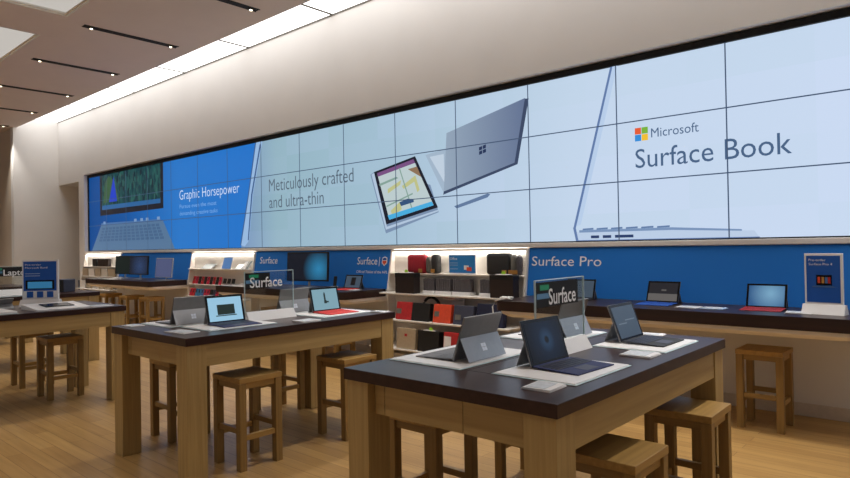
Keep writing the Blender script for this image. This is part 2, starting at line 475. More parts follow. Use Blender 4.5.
pic('pictured_edge_line', [(-9.03, ZT), (-9.0, ZT), (-9.24, 2.32), (-9.49, 1.5), (-9.52, 1.5), (-9.27, 2.32)], e('pictured dark line', (58, 92, 140)))
# tablet with a map, laptop seen from behind, pen
pic('pictured_tablet_shadow', [(-6.28, 2.42), (-6.21, 2.45), (-5.2, 2.2), (-5.07, 1.85), (-6.0, 1.61)], e('pictured side', (120, 142, 172)))
pic('pictured_tablet_side', [(-6.26, 2.42), (-6.2, 2.44), (-5.98, 1.70), (-5.08, 1.88), (-5.08, 1.86), (-6.0, 1.66)], e('pictured side light', (176, 196, 218)))
pic('pictured_tablet', [(-6.21, 2.45), (-5.45, 2.585), (-5.08, 1.91), (-5.99, 1.73)], e('pictured bezel', (18, 24, 40)))
pic('pictured_map', [(-6.15, 2.43), (-5.48, 2.55), (-5.15, 1.94), (-5.93, 1.79)], e('pictured map', (186, 202, 204)))
pic('pictured_map_bar', [(-6.15, 2.43), (-5.48, 2.55), (-5.45, 2.50), (-6.13, 2.38)], e('pictured purple', (118, 78, 128)))
pic('pictured_map_patch', [(-5.58, 2.43), (-5.42, 2.45), (-5.35, 2.31)], e('pictured brown', (140, 112, 86)))
for p in ([(-5.69, 2.22), (-5.45, 2.34), (-5.38, 2.15), (-5.42, 2.12), (-5.47, 2.26), (-5.66, 2.18)], [(-5.9, 1.91), (-5.73, 2.02), (-5.7, 1.92), (-5.87, 1.83)], [(-5.95, 2.2), (-5.7, 2.3), (-5.72, 2.24), (-5.95, 2.14)]):
    pic('pictured_map_road', p, e('pictured yellow', (188, 190, 134)))
for p in ([(-6.11, 2.28), (-5.79, 2.35), (-5.75, 2.33), (-6.10, 2.25)], [(-5.98, 1.98), (-5.5, 2.12), (-5.5, 2.1), (-5.98, 1.96)], [(-5.72, 2.46), (-5.5, 1.9), (-5.52, 1.9), (-5.74, 2.46)]):
    pic('pictured_map_line', p, e('pictured grey green', (130, 160, 150)))
pic('pictured_map_water', [(-5.96, 1.85), (-5.18, 1.99), (-5.15, 1.94), (-5.93, 1.79)], e('pictured azure', (70, 170, 220)))
pic('pictured_map_blob', [(-5.74, 2.01), (-5.60, 2.05), (-5.49, 2.04), (-5.48, 2.0), (-5.71, 1.96)], e('pictured slate', (50, 80, 120)))
pic('pictured_laptop_deck', [(-5.27, 2.58), (-4.93, 2.62), (-4.90, 2.1), (-4.98, 2.08)], e('pictured deck light', (160, 180, 200)))
pic('pictured_laptop_keys', [(-5.2, 2.55), (-4.97, 2.56), (-4.96, 2.2)], e('pictured keys light', (190, 206, 222)))
def lap_grad():
    return wall_screen('pictured laptop back', [(0, (146, 164, 184)), (1, (98, 114, 146))], -4.95, -3.8, 1.0, False)
pic('pictured_laptop_back', [(-4.92, 2.81), (-3.79, 3.05), (-3.75, 3.02), (-3.91, 2.34), (-4.98, 2.08)], lap_grad())
pic('pictured_laptop_rim', [(-3.79, 3.04), (-3.74, 3.04), (-3.90, 2.33), (-4.99, 2.06), (-4.98, 2.10), (-3.94, 2.35)], e('pictured rim', (56, 70, 98)))
for i in range(2):
    for j in range(2):
        pic('pictured_mark', [(-4.43 + i * .055, 2.58 - j * .05 + i * .012), (-4.385 + i * .055, 2.59 - j * .05 + i * .012), (-4.385 + i * .055, 2.55 - j * .05 + i * .012), (-4.43 + i * .055, 2.54 - j * .05 + i * .012)], e('pictured mark', (30, 48, 84)))
pic('pictured_pen', [(-4.82, 1.91), (-4.32, 2.03), (-4.28, 2.02), (-4.32, 1.985), (-4.78, 1.88)], e('pictured pen', (96, 120, 156)))
# slim open laptop in side view
pic('pictured_profile_screen', [(-2.78, ZT), (-2.71, ZT), (-3.14, 1.63), (-3.22, 1.6)], e('pictured profile', (182, 204, 232)))
pic('pictured_profile_line', [(-2.785, ZT), (-2.76, ZT), (-3.20, 1.59), (-3.225, 1.6)], e('pictured profile dark', (96, 122, 168)))
pic('pictured_profile_base', [(-3.2, 1.55), (-3.06, 1.575), (-2.23, 1.56), (-2.18, 1.545), (-1.50, 1.52), (-1.46, ZB), (-3.2, ZB)], e('pictured profile base', (186, 204, 228)))
pic('pictured_profile_deck', [(-3.16, 1.57), (-2.2, 1.57), (-1.6, 1.535), (-1.6, 1.52), (-2.2, 1.545), (-3.16, 1.545)], e('pictured profile deck', (120, 146, 184)))
pic('pictured_profile_line', [(-3.2, ZB + .008), (-1.46, ZB + .008), (-1.46, ZB), (-3.2, ZB)], e('pictured profile dark', (96, 122, 168)))
pic('pictured_profile_line', [(-3.23, 1.6), (-3.2, 1.6), (-3.17, ZB), (-3.2, ZB)], e('pictured profile dark', (96, 122, 168)))
for a, b in ((-3.03, -2.94), (-2.90, -2.81), (-2.77, -2.58)):
    pic('pictured_port', [(a, 1.512), (b, 1.512), (b, 1.484), (a, 1.484)], e('pictured port', (34, 56, 100)))
for i in range(6):
    a = -3.12 + i * .155
    pic('pictured_profile_key', [(a, 1.585), (a + .12, 1.59), (a + .12, 1.572), (a, 1.57)], e('pictured profile key', (96, 124, 166)))
# writing
yt = -.0105
W1 = e('display white lettering', (216, 230, 248)); W2 = e('display pale blue lettering', (120, 168, 226)); W3 = e('display grey lettering', (84, 100, 116)); W4 = e('display slate lettering', (72, 98, 132))
text('lettering', 'Graphic Horsepower', 2.08, .185, W1, vw, (-11.6, yt, 2.40), bold=-.012)
text('lettering', 'Pursue even the most', 1.34, .075, W2, vw, (-11.6, yt, 2.235))
text('lettering', 'demanding creative tasks', 1.37, .075, W2, vw, (-11.6, yt, 2.10))
text('lettering', 'Meticulously crafted', 2.03, .20, W3, vw, (-8.65, yt, 2.355), bold=-.003)
text('lettering', 'and ultra-thin', 1.37, .20, W3, vw, (-8.65, yt, 2.085), bold=-.003)
text('lettering', 'Microsoft', .44, .088, W4, vw, (-2.385, yt, 2.435), bold=0)
text('lettering', 'Surface Book', 1.345, .185, W4, vw, (-2.545, yt, 2.155), bold=.0)
for k, (dx, dz, mm) in enumerate(((0, 1, 'ms_r'), (1, 1, 'ms_g'), (0, 0, 'ms_b'), (1, 0, 'ms_y'))):
    MB().box(-2.545 + dx * .067, -2.545 + dx * .067 + .062, yt, yt + .0005, 2.415 + dz * .067, 2.415 + dz * .067 + .062).build('logo_square', M[mm], vw)

# ------------------------------------------------------------------ blue wall panels under the screen
def blue_panel(x0, x1, label, fin=False):
    r = empty('blue_wall_panel', ((x0 + x1) / 2, YW, .8), 0, label, 'wall panel', 'blue panels under the video wall')
    w2 = (x1 - x0) / 2
    MB().prism([(-w2, -.001, .592), (-w2, -.035, .592), (-w2, -.115, .085), (-w2, -.001, .085)], (2 * w2, 0, 0)).build('board', M['blue'], r)
    if fin:
        MB().prism([(w2, 0, .592), (w2, -.04, .592), (w2, -.125, .08), (w2, 0, .08)], (.03, 0, 0)).build('edge_fin', M['white'], r)
    return r
TILT = math.atan2(.08, .507)
def on_panel(r, body, x, z, width, height, mat, italic=0, bold=0):
    """lettering lying on the slanted board; x,z are room coordinates"""
    lz = z - .8
    y = -.035 - (.592 - lz) * (.08 / .507) - .003
    return text('lettering', body, width, height, mat, r, (x - r.location.x, y, lz), rot=(PI / 2 - TILT * 1.0, 0, 0), italic=italic, bold=bold)
pL = blue_panel(-13.97, -10.93, 'plain blue panel behind the two black monitors at far left')
pM = blue_panel(-8.88, -5.79, 'blue wall panel lettered Surface twice with a small shield')
pR = blue_panel(-3.70, -.2, 'blue wall panel lettered Surface Pro at right', True)
on_panel(pR, 'Surface Pro', -3.66, 1.205, .80, .10, M['lettering'])
on_panel(pM, 'Surface', -8.74, 1.20, .47, .105, M['lettering'])
on_panel(pM, 'Surface', -6.43, 1.20, .39, .10, M['lettering'])
on_panel(pM, 'Official Tablet of the NFL', -6.43, 1.085, .60, .035, M['lettering'])
# shield emblem
def on_panel_pt(r, x, z, d): 
    lz = z - .8
    return (x - r.location.x, -.035 - (.592 - lz) * (.08 / .507) - d, lz)
MB().prism([on_panel_pt(pM, x, z, .003) for x, z in ((-6.005, 1.30), (-5.997, 1.30), (-5.997, 1.18), (-6.005, 1.18))], (0, .001, 0)).build('divider', M['lettering'], pM)
sh = [(x + .06, z) for x, z in [(-6.01, 1.29), (-5.965, 1.305), (-5.92, 1.29), (-5.915, 1.22), (-5.965, 1.18), (-6.015, 1.22)]]
MB().prism([on_panel_pt(pM, x, z, .003) for x, z in sh], (0, .001, 0)).build('shield', M['lettering'], pM)
MB().prism([on_panel_pt(pM, x, z, .0045) for x, z in ((-5.94, 1.28), (-5.905, 1.292), (-5.87, 1.28), (-5.87, 1.258), (-5.94, 1.258))], (0, .001, 0)).build('shield_top', M['bluepaper'], pM)
MB().prism([on_panel_pt(pM, x, z, .0045) for x, z in ((-5.94, 1.25), (-5.87, 1.25), (-5.87, 1.225), (-5.905, 1.195), (-5.94, 1.225))], (0, .001, 0)).build('shield_field', M['boxorange'], pM)

# ------------------------------------------------------------------ white shelving bays
def bay(x0, x1, label, shelves):
    cx = (x0 + x1) / 2; h = (x1 - x0) / 2 - .03
    r = empty('shelving_bay', (cx, YW, 0), 0, label, 'display shelf', 'white shelving bays under the video wall')
    MB().box(-h, h, -.02, 0, .12, 1.39).build('back_panel', M['white'], r)
    for s in (-1, 1):
        a = s * h; b = s * (h + .028)
        MB().prism([(a, 0, 1.392), (a, -.057, 1.392), (a, -.15, .86), (a, -.15, .12), (a, 0, .12)], (b - a, 0, 0)).build('side_panel', M['white'], r)
    for z, d in shelves:
        MB().box(-h + .001, h - .001, -d, -.021, z - .018, z, bevel=.002).build('shelf', M['white'], r)
    MB().box(-h + .02, h - .02, -.046, -.024, 1.370, 1.384).build('light_bar', M['led'], r)
    MB().box(-h + .001, h - .001, -.056, -.050, 1.366, 1.396).build('valance', M['white'], r)
    MB().box(-h + .001, h - .001, -.30, -.016, 0.06, .12).build('plinth', M['white'], r)
    return r
bay(-15.95, -13.97, 'far left white shelving bay with pale lower shelves', [(1.10, .14), (.88, .17), (.6, .3), (.3, .3)])
bay(-10.93, -8.88, 'white shelving bay of tablets and red phone cases left of centre', [(1.10, .15), (.83, .18), (.62, .22), (.3, .3)])
bay(-5.79, -3.70, 'white shelving bay of bags and boxes right of centre', [(1.10, .14), (.86, .31), (.55, .42), (.22, .50)])

def carton(name, x, y, z, w, d, h, mat, label, group, rz=0, lid=None, tagm=None, sticker=None, tilt=0, cat='box'):
    """a retail box standing on a shelf: body, lid flap line, sticker or tag"""
    r = empty(name, (x, y, z + .001), rz, label, cat, group)
    T = Matrix.Rotation(tilt, 4, 'X')
    MB().box(-w / 2, w / 2, 0, d, 0, h, bevel=.006, T=T).build('body', mat, r)
    if lid: MB().box(-w / 2 - .002, w / 2 + .002, -.002, d + .002, h - .05, h + .003, bevel=.004, T=T).build('lid', lid, r)
    if tagm:
        MB().box(-w * .22, w * .28, -.012, d * .7, h + .004, h + .012, bevel=.002, T=T).build('card', M['whitemat'], r)
        MB().cyl((.02, .02, h + .02), .026, .006, 1, 16, T=T).build('tag', tagm, r)
    if sticker:
        a, b, c, d2, sm_ = sticker
        MB().box(a, b, -.004, -.001, c, d2, T=T).build('sticker', sm_, r)
    return r
def sleeve(name, x, y, z, w, h, d, mat, label, group, tagm=None, rz=0):
    r = empty(name, (x, y, z + .001), rz, label, 'bag', group)
    MB().box(-w / 2, w / 2, 0, d, 0, h, bevel=min(d * .45, .035), seg=4).build('body', mat, r, smooth=True)
    MB().box(-w / 2 + .02, w / 2 - .02, d * .46, d * .54, h - .012, h + .004).build('zip', M['darkgrey'], r)
    if tagm: MB().box(w / 2 - .09, w / 2 - .03, -.004, 0, .01, .055, bevel=.002).build('tag', tagm, r)
    return r
G = 'bags and sleeves on the top shelf of the right bay'
sleeve('laptop_bag', -5.29, 5.76, 1.10, .29, .225, .10, M['red'], 'red textile laptop bag on the top shelf', G, M['tan'])
sleeve('laptop_sleeve', -5.10, 5.76, 1.10, .055, .20, .10, M['greytext'], 'thin pale grey sleeve between red bag and black sleeve', G)
sleeve('laptop_sleeve', -4.985, 5.75, 1.10, .10, .225, .11, M['darkgrey'], 'black upright sleeve just right of the red bag', G, M['tan'])
sleeve('laptop_bag', -4.055, 5.75, 1.10, .31, .235, .11, M['darkgrey'], 'large charcoal laptop bag on the top shelf', G, M['tan'])
sleeve('laptop_sleeve', -3.86, 5.76, 1.10, .075, .22, .10, M['greytext'], 'dark grey sleeve just right of the charcoal bag', G, M['tan'])
sleeve('laptop_sleeve', -3.79, 5.755, 1.10, .06, .215, .09, M['hangbox'], 'pale grey sleeve at the right end of the top shelf', G, M['tan'])
sg = empty('shelf_sign', (-4.585, 5.80, 1.101), 0, 'small blue printed sign in the middle of the top shelf', 'sign')
MB().box(-.20, .20, 0, .012, 0, .225, bevel=.002).build('board', M['whitemat'], sg)
MB().box(-.192, .192, -.002, -.0005, .012, .218).build('print', plain('sky blue print', (40, 130, 205), .5), sg)
text('lettering', 'Office', .11, .028, M['lettering'], sg, (-.18, -.0025, .165))
for q in (.125, .10, .055): MB().box(-.18, -.06, -.0035, -.0025, q, q + .006).build('text_line', M['letter_dim'], sg)
MB().box(.03, .10, -.004, -.0025, .05, .10).build('pictured_box', M['lettering'], sg)
MB().box(.07, .14, -.005, -.0025, .035, .08).build('pictured_box', M['boxorange'], sg)
G = 'dark boxes on the second shelf'
carton('retail_box', -5.33, 5.60, .86, .31, .12, .245, M['boxbrown'], 'dark box with green tag under the red bag', G, lid=M['boxblack'], tagm=M['green'])
carton('retail_box', -3.90, 5.60, .86, .30, .12, .245, M['boxbrown'], 'dark brown box with green tag under the charcoal bag', G, lid=M['boxblack'], tagm=M['green'])
for i, (a, b, l) in enumerate(((-5.13, -4.95, 'first block of grey accessory packs beside the dark box'), (-4.93, -4.69, 'second block of grey accessory packs on the second shelf'), (-4.67, -4.41, 'block of grey accessory packs below the blue sign'), (-4.28, -4.08, 'block of grey accessory packs beside the brown box'))):
    r = empty('accessory_tray', ((a + b) / 2, 5.74, .861), 0, l, 'tray', 'trays of accessory packs')
    w_ = (b - a) / 2
    MB().box(-w_, w_, -.03, .09, 0, .035, bevel=.002).build('tray', M['whitemat'], r)
    p_ = MB(); n = max(4, int(w_ * 2 / .028))
    for k in range(n):
        xx = -w_ + .006 + k * (2 * w_ - .012) / n
        p_.box(xx, xx + (2 * w_ - .012) / n * .72, -.015 + random.uniform(-.004, .004), .07, .036, .18 + random.uniform(-.006, .004))
    p_.build('packs', M['hangbox'], r)
G = 'cases and boxes on the third shelf'
z3, z4 = .55, .22
TL = -.18
carton('tablet_case_box', -5.30, 5.535, z3, .26, .05, .215, M['boxred'], 'dark red box at the left end of the third shelf', G, tilt=TL, sticker=(-.12, -.04, .07, .13, M['greytext']))
carton('tablet_case_box', -5.02, 5.525, z3, .28, .07, .215, M['boxblack'], 'black box between red and orange boxes on third shelf', G, tilt=TL)
carton('tablet_case_box', -4.69, 5.525, z3, .26, .06, .215, M['boxorange'], 'orange-red box in the middle of the third shelf', G, tilt=TL, sticker=(-.11, -.04, .07, .13, M['greytext']))
carton('tablet_case_box', -4.38, 5.525, z3, .28, .06, .215, M['boxslate'], 'slate grey box right of the orange box', G, tilt=TL, sticker=(-.11, -.03, .05, .11, M['greytext']))
carton('tablet_case_box', -4.02, 5.525, z3, .36, .07, .25, M['boxnavy'], 'dark navy case at the right end of the third shelf', G, tilt=TL)
hb = empty('headset', (-4.98, 5.70, z3 + .001), 0, 'black headset standing behind the black box on third shelf', 'headset')
MB().tube([(.13 * math.cos(t), 0, .14 + .13 * math.sin(t)) for t in [i * PI / 14 for i in range(15)]], .018).build('band', M['black'], hb)
for s in (-1, 1): MB().cyl((s * .13, 0, .06), .05, .04, 0, 20).tube([(s * .13, 0, .09), (s * .13, 0, .15)], .01).build('ear_cup', M['black'], hb)
hk = empty('peg_rack', (-4.74, 5.66, z3 + .001), 0, 'white pegs sticking up behind the orange box', 'rack')
hk_ = MB()
for k in range(5): hk_.tube([(k * .035, .16, .23), (k * .035, -.02, .26), (k * .035, -.02, .285)], .006)
hk_.box(-.02, .17, .15, .16, 0, .28)
hk_.build('pegs', M['whitemat'], hk)
G = 'boxes on the bottom shelf'
carton('retail_box', -5.17, 5.43, z4, .30, .10, .245, M['boxbeige'], 'beige box with a red dot on the bottom shelf', G, tilt=-.1, sticker=(-.02, .02, .15, .18, M['boxred']))
carton('retail_box', -4.82, 5.43, z4, .32, .11, .235, M['boxblack'], 'black box with green tag on the bottom shelf', G, tilt=-.1, lid=M['boxblack'], tagm=M['green'])
carton('retail_box', -4.45, 5.43, z4, .28, .11, .245, M['boxred'], 'red box with a white label on the bottom shelf', G, tilt=-.1, sticker=(-.13, -.03, .04, .2, M['whitemat']))
carton('retail_box', -4.10, 5.43, z4, .28, .11, .22, M['boxslate'], 'grey box at the right end of the bottom shelf', G, tilt=-.1)
# second bay: tablets and phone cases
def small_tablet(x, y, z, w, h, mat, label, group, lean=.45, rz=0):
    r = empty('display_tablet', (x, y, z + .001), rz, label, 'tablet', group)
    T = Matrix.Rotation(-lean, 4, 'X')
    MB().box(-w / 2, w / 2, 0, .010, 0, h, bevel=.003, T=T).build('body', M['silver2'], r)
    MB().box(-w / 2 + .008, w / 2 - .008, -.002, -.0005, .008, h - .008, T=T).build('screen', mat, r)
    MB().box(-w / 4, w / 4, .02, .07, 0, .012, bevel=.002).build('stand', M['whitemat'], r)
    return r
scr_grey = emis('grey tablet screen', (130, 136, 132), .8); scr_blue = emis('blue tablet screen', (84, 124, 176), .9)
G = 'tablets on the top shelf of the left bay'
small_tablet(-10.32, 5.76, 1.10, .34, .19, scr_grey, 'flat grey tablet lying on the top shelf, leftmost', G, lean=1.0)
small_tablet(-9.66, 5.77, 1.10, .28, .21, scr_blue, 'blue screened tablet standing on the top shelf', G, lean=.3)
small_tablet(-9.28, 5.76, 1.10, .18, .12, M['whitemat'], 'small white tablet right of the blue tablet', G, lean=.8)
small_tablet(-9.10, 5.76, 1.10, .10, .15, M['whitemat'], 'narrow white display at the right part of top shelf', G, lean=.5)
small_tablet(-9.04 + .02, 5.765, 1.10, .05, .17, scr_grey, 'thin grey tablet at the right end of top shelf', G, lean=.6)
def phone_case(x, y, z, w, h, mat, label, group, hole=True):
    r = empty('phone_case', (x, y, z), 0, label, 'phone case', group)
    MB().box(-w / 2, w / 2, -.004, .012, 0, h, bevel=.003, T=Matrix.Rotation(-.25, 4, 'X')).build('shell', mat, r)
    if hole: MB().box(-w * .22, w * .22, -.006, -.0045, h * .45, h * .85, T=Matrix.Rotation(-.25, 4, 'X')).build('window', M['boxblack'], r)
    return r
row1 = ['red', 'pink', 'boxblack', 'red', 'boxblack', 'pink', 'boxblack', 'red', 'boxblack', 'pink']
for i, mm in enumerate(row1):
    phone_case(-10.70 + i * .098, 5.74, .831, .07, .135, M[{'red': 'boxred'}.get(mm, mm)], 'phone case in the upper row of red and black cases', 'upper row of phone cases')
for i in range(3):
    phone_case(-9.66 + i * .13, 5.74, .86, .085, .085, M['boxblack'], 'small black case at the right of the upper row', 'black cases in the upper row', False)
row2 = ['pink', 'boxred', 'teal', 'teal', 'bluetab', 'pink', 'pink', 'boxblack', 'boxslate', 'pink']
for i, mm in enumerate(row2):
    phone_case(-10.72 + i * .098, 5.69, .621, .075, .13, M[mm], 'phone case in the lower row of red and blue cases', 'lower row of phone cases')
carton('small_box', -9.50, 5.69, .62, .30, .06, .13, M['boxbrown'], 'dark box at the right end of the lower case row', 'small boxes beside the phone cases')
carton('small_box', -9.72, 5.69, .62, .08, .05, .07, M['boxblack'], 'tiny black box beside the dark box in the lower case row', 'small boxes beside the phone cases')
# first bay goods
G = 'goods in the far left bay'
for i, (x, w_, m_, l) in enumerate(((-15.2, .22, 'boxblack', 'small black box at far left under the screen'), (-14.72, .55, 'boxbrown', 'wide dark box at far left beside the black monitor'))):
    carton('small_box', x, 5.76, 1.10, w_, .07, .17, M[m_], l, G)
for k, z in enumerate((.88, .6, .3)):
    for i in range(5):
        carton('accessory_pack', -15.75 + i * .36, 5.76 - k * .06, z, .30, .04, .17, M[('boxbeige', 'white', 'boxbeige', 'skirting', 'boxbeige')[(i + k) % 5]], 'pale accessory pack on the lower shelves at far left', 'pale packs in the far left bay')

# ------------------------------------------------------------------ counters along the wall
def rounded(x0, x1, y0, y1, r, n=8):
    """rectangle with the two front corners (y0) rounded"""
    p = [(x1, y1), (x0, y1)]
    for k in range(n + 1):
        a = PI + k * (PI / 2) / n
        p.append((x0 + r + r * math.cos(a), y0 + r + r * math.sin(a)))
    for k in range(n + 1):
        a = 1.5 * PI + k * (PI / 2) / n
        p.append((x1 - r + r * math.cos(a), y0 + r + r * math.sin(a)))
    return p
CT = .89
def counter(x0, x1, label, y1=5.775):
    cx = (x0 + x1) / 2; r = empty('wall_counter', (cx, YW, 0), 0, label, 'counter', 'dark wall counters')
    w2 = (x1 - x0) / 2
    p = rounded(-w2, w2, 5.07 - YW, y1 - YW, .07)
    MB().prism([(x, y, CT - .095) for x, y in p], (0, 0, .095)).build('counter_top', M['darktop_x'], r)
    p = rounded(-w2 + .015, w2 - .015, 5.09 - YW, 0, .12)
    p2 = rounded(-w2 + .06, w2 - .06, 5.16 - YW, 0, .12)
    b = MB().bm; mb = MB(); mb.bm.free(); mb.bm = b
    A = [b.verts.new((x, y, CT - .0955)) for x, y in p]; A2 = [b.verts.new((x, y, CT - .125)) for x, y in p]; B = [b.verts.new((x, y, CT - .16)) for x, y in p2]
    n = len(p)
    b.faces.new(A); b.faces.new(B[::-1])
    for i in range(n):
        j = (i + 1) % n
        b.faces.new((A[i], A2[i], A2[j], A[j])); b.faces.new((A2[i], B[i], B[j], A2[j]))
    mb.build('counter_base', M['cream'], r)
    return r
counter(-13.9, -11.0, 'dark wall counter at far left carrying two black monitors')
counter(-8.83, -5.83, 'dark wall counter under the middle blue panel')
counter(-3.62, -.63, 'dark wall counter with rounded end at right')

# ------------------------------------------------------------------ stools
def make_stool():
    r = empty('wooden_stool', (0, 0, 0))
    H, h, t = .60, .165, .05
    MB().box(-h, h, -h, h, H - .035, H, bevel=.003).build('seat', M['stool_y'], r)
    for a in (-1, 1):
        for b in (-1, 1):
            x, y = a * (h - t / 2 - .002), b * (h - t / 2 - .002)
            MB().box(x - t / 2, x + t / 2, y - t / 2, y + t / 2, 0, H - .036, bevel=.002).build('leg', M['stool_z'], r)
    q = h - t - .003
    for b in (-1, 1):
        y = b * (h - .027)
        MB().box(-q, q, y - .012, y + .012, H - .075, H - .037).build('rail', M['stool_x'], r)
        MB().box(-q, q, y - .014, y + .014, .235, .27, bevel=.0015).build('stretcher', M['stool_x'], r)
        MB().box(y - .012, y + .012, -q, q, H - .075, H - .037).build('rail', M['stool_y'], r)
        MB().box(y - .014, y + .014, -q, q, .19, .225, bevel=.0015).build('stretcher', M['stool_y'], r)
    return r
stool0 = make_stool(); first = [True]
def stool(x, y, label, rz=0):
    o = stool0 if first[0] else dup(stool0)
    first[0] = False
    o.location = (x, y, 0); o.rotation_euler = (0, 0, rz)
    tag(o, label, 'stool', 'square wooden stools')
stool(-1.165, 2.45, 'wooden stool nearest at bottom right, half under the front table')
stool(-1.165, 3.31, 'wooden stool half under the front table, behind the nearest one', .02)
stool(-2.14, 2.44, 'wooden stool tucked under the front table\'s left half')
stool(-2.10, 3.31, 'wooden stool under the front table seen between its apron and legs')
stool(-3.78, 2.41, 'wooden stool in front of the middle table\'s long side', .0)
stool(-3.745, 3.27, 'wooden stool at the middle table\'s far right, behind the front table corner')
stool(-4.74, 2.42, 'wooden stool seen between the middle table\'s two near legs')
stool(-4.76, 3.355, 'shadowed wooden stool beyond the middle table')
stool(-6.98, 2.31, 'light wooden stool under the left table, nearer one')
stool(-7.82, 2.31, 'dark shadowed stool under the left table at the picture edge')
stool(-1.31, 5.40, 'wooden stool standing alone under the right wall counter')
stool(-13.1, 5.25, 'leftmost wooden stool under the far left counter', .1)
stool(-12.1, 5.25, 'second wooden stool under the far left counter')
stool(-11.35, 5.28, 'right wooden stool under the far left counter')
stool(-6.3, 5.35, 'wooden stool under the middle counter, seen beneath the middle table')
stool(-7.6, 5.35, 'wooden stool under the middle counter behind the middle table')

# ------------------------------------------------------------------ tables
TH = .905
def make_table(L):
    """X width 1.10, Y length L; origin on the floor at the centre"""
    r = empty('display_table', (0, 0, 0))
    W = .535; l = L / 2; t = .13; i = .012; b = TH - .05
    top = MB().box(-W, W, -l, l, b, TH, bevel=.002)
    top.build('tabletop', M['darktop'], r)
    gr = MB()
    for x in (-.056, .056): gr.box(x - .002, x + .002, -l + .28, l - .28, TH - .001, TH + .0004)
    gr.box(-.056, .056, -l + .278, -l + .282, TH - .001, TH + .0004).box(-.056, .056, l - .282, l - .278, TH - .001, TH + .0004)
    gr.build('cable_cover_gap', M['blackm'], r)
    for a in (-1, 1):
        for c in (-1, 1):
            x, y = a * (W - i - t / 2), c * (l - i - t / 2)
            MB().box(x - t / 2, x + t / 2, y - t / 2, y + t / 2, 0, b - .001, bevel=.002).build('leg', M['oak_z'], r)
    hx = W - i - t - .001; hy = l - i - t - .001; z0 = b - .14
    for c in (-1, 1):
        y = c * (l - .065)
        pts = [-hx, -.332, .094, hx] if c < 0 else [-hx, -.094, .332, hx]
        for q in range(3):
            d = 'drawer_front' if q == 1 else 'apron'
            MB().box(pts[q] + .0015, pts[q + 1] - .0015, y - .012, y + .012, z0, b - .001, bevel=.001).build(d, M['oak_x'], r)
        x = c * (W - .03)
        MB().box(x - .012, x + .012, -hy, hy, z0, b - .001, bevel=.001).build('apron', M['oak_y'], r)
    return r
GT = 'light wood display tables with dark tops'
tn = make_table(1.80); tn.location = (-1.612, 2.755, 0)
tag(tn, 'nearest display table in front, dark top on light wood legs', 'table', GT)
tm = dup(tn, (-4.15, 2.785, 0), label='middle display table with dark top, left of the nearest one')
tl = dup(tn, (-6.86, 1.79, 0), label='display table at left with the blue poster stand on it')
t0 = dup(tn, (-9.38, 2.52, 0), label='display table behind the left table, carrying a dark lettered sign')
tf = dup(tn, (-12.0, 2.52, 0), label='farthest display table at the left picture edge')

# ------------------------------------------------------------------ devices
def device(x, y, z, rz, scr, kb, label, group, w=.292, h=.20, lean=20, back=None, name='tablet_laptop', kbt=.217, pict=None, logo=True):
    """a tablet on its kickstand with a keyboard cover; keyboard towards local +X, screen width along local Y"""
    r = empty(name, (x, y, z + .001), rz, label, 'tablet computer', group)
    a = math.radians(lean); T = Matrix.Translation((0, 0, .004)) @ Matrix.Rotation(-a, 4, 'Y')
    bk = back or M['silver']
    MB().box(-.009, 0, -w / 2, w / 2, 0, h, bevel=.002, T=T).build('body', bk, r)
    bz = MB().box(.0002, .0012, -w / 2 + .001, w / 2 - .001, .001, h - .001, T=T).build('bezel', M['glassblack'], r)
    s_ = MB().box(.0013, .002, -w / 2 + .017, w / 2 - .017, .016, h - .016, T=T).build('screen', scr, r)
    if pict: pict(r, T, w, h)
    # kickstand: hinged half way up the back, foot on the table
    hz = h * .52; P = T @ V((-.010, 0, hz)); foot = P.x - math.sqrt(max(.0001, (hz) ** 2 - (P.z) ** 2)) * 1.0 - .014
    k = MB(); d = V((foot - P.x, 0, -P.z + .001)); n = V((d.z, 0, -d.x)).normalized() * .0025
    q = [(P.x, -w / 2 + .002, P.z), (foot, -w / 2 + .002, .001), (foot + n.x, -w / 2 + .002, .001 + abs(n.z)), (P.x + n.x, -w / 2 + .002, P.z + n.z)]
    k.prism(q, (0, w - .004, 0)); ks = k.build('kickstand', M['silver2'], r)
    if logo:
        mid = V((P.x * .5 + foot * .5, 0, P.z * .5)); dn = V((P.x - foot, 0, P.z)).normalized(); nn = V((-dn.z, 0, dn.x))
        lg = MB()
        for i in (-1, 1):
            for j in (-1, 1):
                c = mid + V((0, i * .0095, 0)) + dn * (j * .0095)
                c = c + nn * .003
                u = V((0, .0085, 0)); v_ = dn * .0085
                lg.prism([c - u - v_, c + u - v_, c + u + v_, c - u + v_], nn * .0006)
        lg.build('logo', M['logo'], ks)
    # keyboard cover, slightly raised at the hinge
    if kb:
        K = Matrix.Translation((.004, 0, .012)) @ Matrix.Rotation(math.radians(2.2), 4, 'Y')
        kbo = MB().box(0, kbt, -w / 2, w / 2, -.005, 0, bevel=.0015, T=K).build('keyboard', kb, r)
        ky = MB()
        for row in range(5):
            n_ = 12; x0 = .02 + row * .0205
            for c in range(n_):
                y0 = -w / 2 + .012 + c * (w - .024) / n_
                ky.box(x0, x0 + .017, y0 + .0012, y0 + (w - .024) / n_ - .0012, 0, .0012, T=K)
        ky.build('keys', kb if kb not in (M['navy'], M['charcoal']) else M['keys'], kbo)
        MB().box(.135, .20, -.05, .05, .0001, .0007, T=K).build('trackpad', M['boxslate'] if kb in (M['navy'], M['charcoal']) else kb, kbo)
    return r
